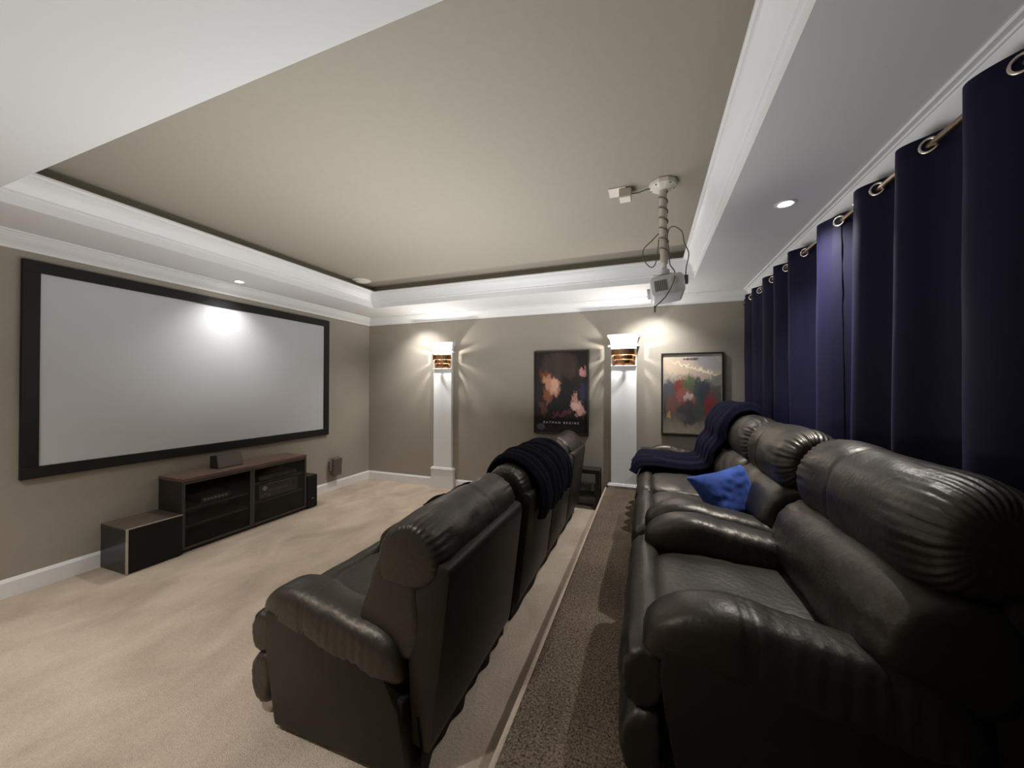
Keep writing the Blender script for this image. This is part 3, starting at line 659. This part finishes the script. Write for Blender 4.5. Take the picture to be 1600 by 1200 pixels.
# ------------------------------------------------------------------ projector on its ceiling mount
PX, PY = 4.335, -2.108
t = thing('ceiling_projector', 'grey white projector hanging from a beige ceiling pole', 'projector', (PX, PY, ZTOP))
MB().lathe([(.088, 0), (.092, -.010), (.085, -.028), (.060, -.045), (.045, -.052)], (PX, PY, ZTOP), n=10).build('ceiling_plate', M['offw'], t)
for k in range(5):
    q = 2 * PI * k / 5 + .3; MB().lathe([(.006, 0), (.006, -.006)], (PX + .072 * math.cos(q), PY + .072 * math.sin(q), ZTOP - .030), n=8).build('screw', M['cord'], t)
MB().tube([(PX, PY, ZTOP - .05), (PX + .008, PY, 2.32)], .024, 16).build('pole', M['pole'], t, smooth=True, angle=40)
MB().tube([(PX + .006, PY, 2.40), (PX + .01, PY, 2.25)], .016, 12).build('inner_pole', M['proj'], t, smooth=True, angle=40)
MB().lathe([(.030, .0), (.034, .004), (.034, .03), (.026, .034)], (PX + .008, PY, 2.245), n=16).box(PX - .06, PX + .09, PY - .012, PY + .012, 2.236, 2.246, .002).box(PX - .01, PX + .02, PY - .075, PY + .085, 2.230, 2.238, .002).build('mount_bracket', M['proj'], t)
pc = Vector((PX + .022, PY, 2.150)); tilt = Matrix.Rotation(R(-7), 3, 'Y')
def shaped(mb_, name, m, par, bev=0, **k):
    mb_.v = [tuple(pc + tilt @ Vector(v)) for v in mb_.v]
    return mb_.build(name, m, par, bevel=bev, **k)
body = [(-.100, -.045), (-.085, -.068), (.085, -.068), (.100, -.050), (.100, .040), (.080, .060), (-.080, .060), (-.100, .040)]
bo = shaped(MB().prism(body, -.13, .13), 'projector_body', M['proj'], t, .006, smooth=True, angle=30)
shaped(MB().lathe([(.034, 0), (.036, -.018), (.03, -.02)], (-.100, .055, .0), 'X', 20), 'lens_barrel', M['proj'], bo, smooth=True, angle=40)
shaped(MB().lathe([(.028, -.012), (.026, -.019)], (-.1005, .055, .0), 'X', 20), 'lens_glass', M['lens'], bo, smooth=True, angle=40)
vent = MB()
for i in range(7): vent.box(-.075 + i * .011, -.069 + i * .011, -.1325, -.129, -.038, .03)
shaped(vent, 'vent_slots', M['cord'], bo)
shaped(MB().lathe([(.022, -.1325), (.022, -.129)], (.045, 0, .016), 'Y', 20), 'speaker_grille', M['pole'], bo)
for a, b in ((-.07, -.10), (.07, -.10), (-.07, .10), (.07, .10)): shaped(MB().tube([(a, b, .058), (a * .35, b * .35, .088)], .006, 8), 'mount_arm', M['proj'], t, smooth=True)
# wound cable and hanging loops
wind = []
for i in range(200):
    s = i / 199; q = s * 2 * PI * 6.2
    wind.append((PX + .008 * s + .028 * math.cos(q), PY + .028 * math.sin(q), ZTOP - .06 - .42 * s))
MB().tube(wind, .0035, 6).build('wound_cable', M['cord'], t, smooth=True)
def cable(pts, name='cable', r=.0035):
    P = spline([Vector(p) for p in pts], 60, closed=False)
    return MB().tube(P, r, 6).build(name, M['cord'], t, smooth=True)
cable([(PX - .028, PY - .01, 2.52), (PX - .07, PY - .03, 2.47), (PX - .120, PY - .03, 2.42), (PX - .118, PY - .03, 2.35), (PX - .075, PY - .03, 2.295), (PX - .045, PY - .03, 2.32), (PX - .03, PY - .02, 2.42), (PX - .026, PY - .02, 2.48)])
cable([(PX + .026, PY - .02, 2.45), (PX + .030, PY - .03, 2.52), (PX + .06, PY - .04, 2.545), (PX + .11, PY - .05, 2.50), (PX + .125, PY - .06, 2.42), (PX + .150, PY - .06, 2.35), (PX + .135, PY - .07, 2.26), (PX + .13, PY - .07, 2.19), (PX + .125, PY - .05, 2.14), (PX + .10, PY - .02, 2.11)])
cable([(PX + .026, PY - .02, 2.47), (PX + .035, PY - .03, 2.40), (PX + .04, PY - .05, 2.30), (PX + .065, PY - .10, 2.23), (PX + .055, PY - .16, 2.15), (PX + .01, PY - .18, 2.06), (PX - .05, PY - .18, 2.0)])
MB().box(PX + .122, PY * 0 + PX + .146, PY - .085, PY - .055, 2.155, 2.21, .004).build('cable_plug', M['cord'], t)
MB().lathe([(.006, 0), (.006, .04)], (PX - .053, PY - .18, 1.965), n=8).build('cable_tip', M['cord'], t)

t = thing('ceiling_outlet', 'white ceiling outlet plate with a plugged in adapter beside the projector pole', 'outlet', (4.09, -2.10, ZTOP))
MB().box(3.985, 4.10, -2.16, -2.04, ZTOP - .008, ZTOP, .003).build('cover_plate', M['offw'], t)
ad = MB().box(4.055, 4.135, -2.15, -2.06, ZTOP - .066, ZTOP - .008, .004).build('power_adapter', M['pole'], t)
MB().box(4.06, 4.13, -2.145, -2.065, ZTOP - .069, ZTOP - .0655, .001).build('adapter_label', M['offw'], ad)
P = spline([Vector(p) for p in ((4.135, -2.10, ZTOP - .03), (4.18, -2.10, ZTOP - .032), (4.235, -2.112, ZTOP - .026), (4.256, -2.115, ZTOP - .03))], 20, closed=False)
MB().tube(P, .004, 6).build('adapter_cord', M['cord'], t, smooth=True)
t = thing('smoke_detector', 'round off-white smoke detector on the beige ceiling near the far screen corner', 'detector', (.795, -1.03, ZTOP))
MB().lathe([(.112, 0), (.115, -.006), (.108, -.012), (.075, -.014)], (.795, -1.03, ZTOP), n=32).build('base_ring', M['offw'], t, smooth=True, angle=40)
MB().lathe([(.070, -.013), (.068, -.026), (.05, -.032)], (.795, -1.03, ZTOP), n=32).build('cover', M['offw'], t, smooth=True, angle=40)
MB().lathe([(.006, -.031), (.005, -.034)], (.82, -1.05, ZTOP), n=10).build('test_button', M['silver'], t)
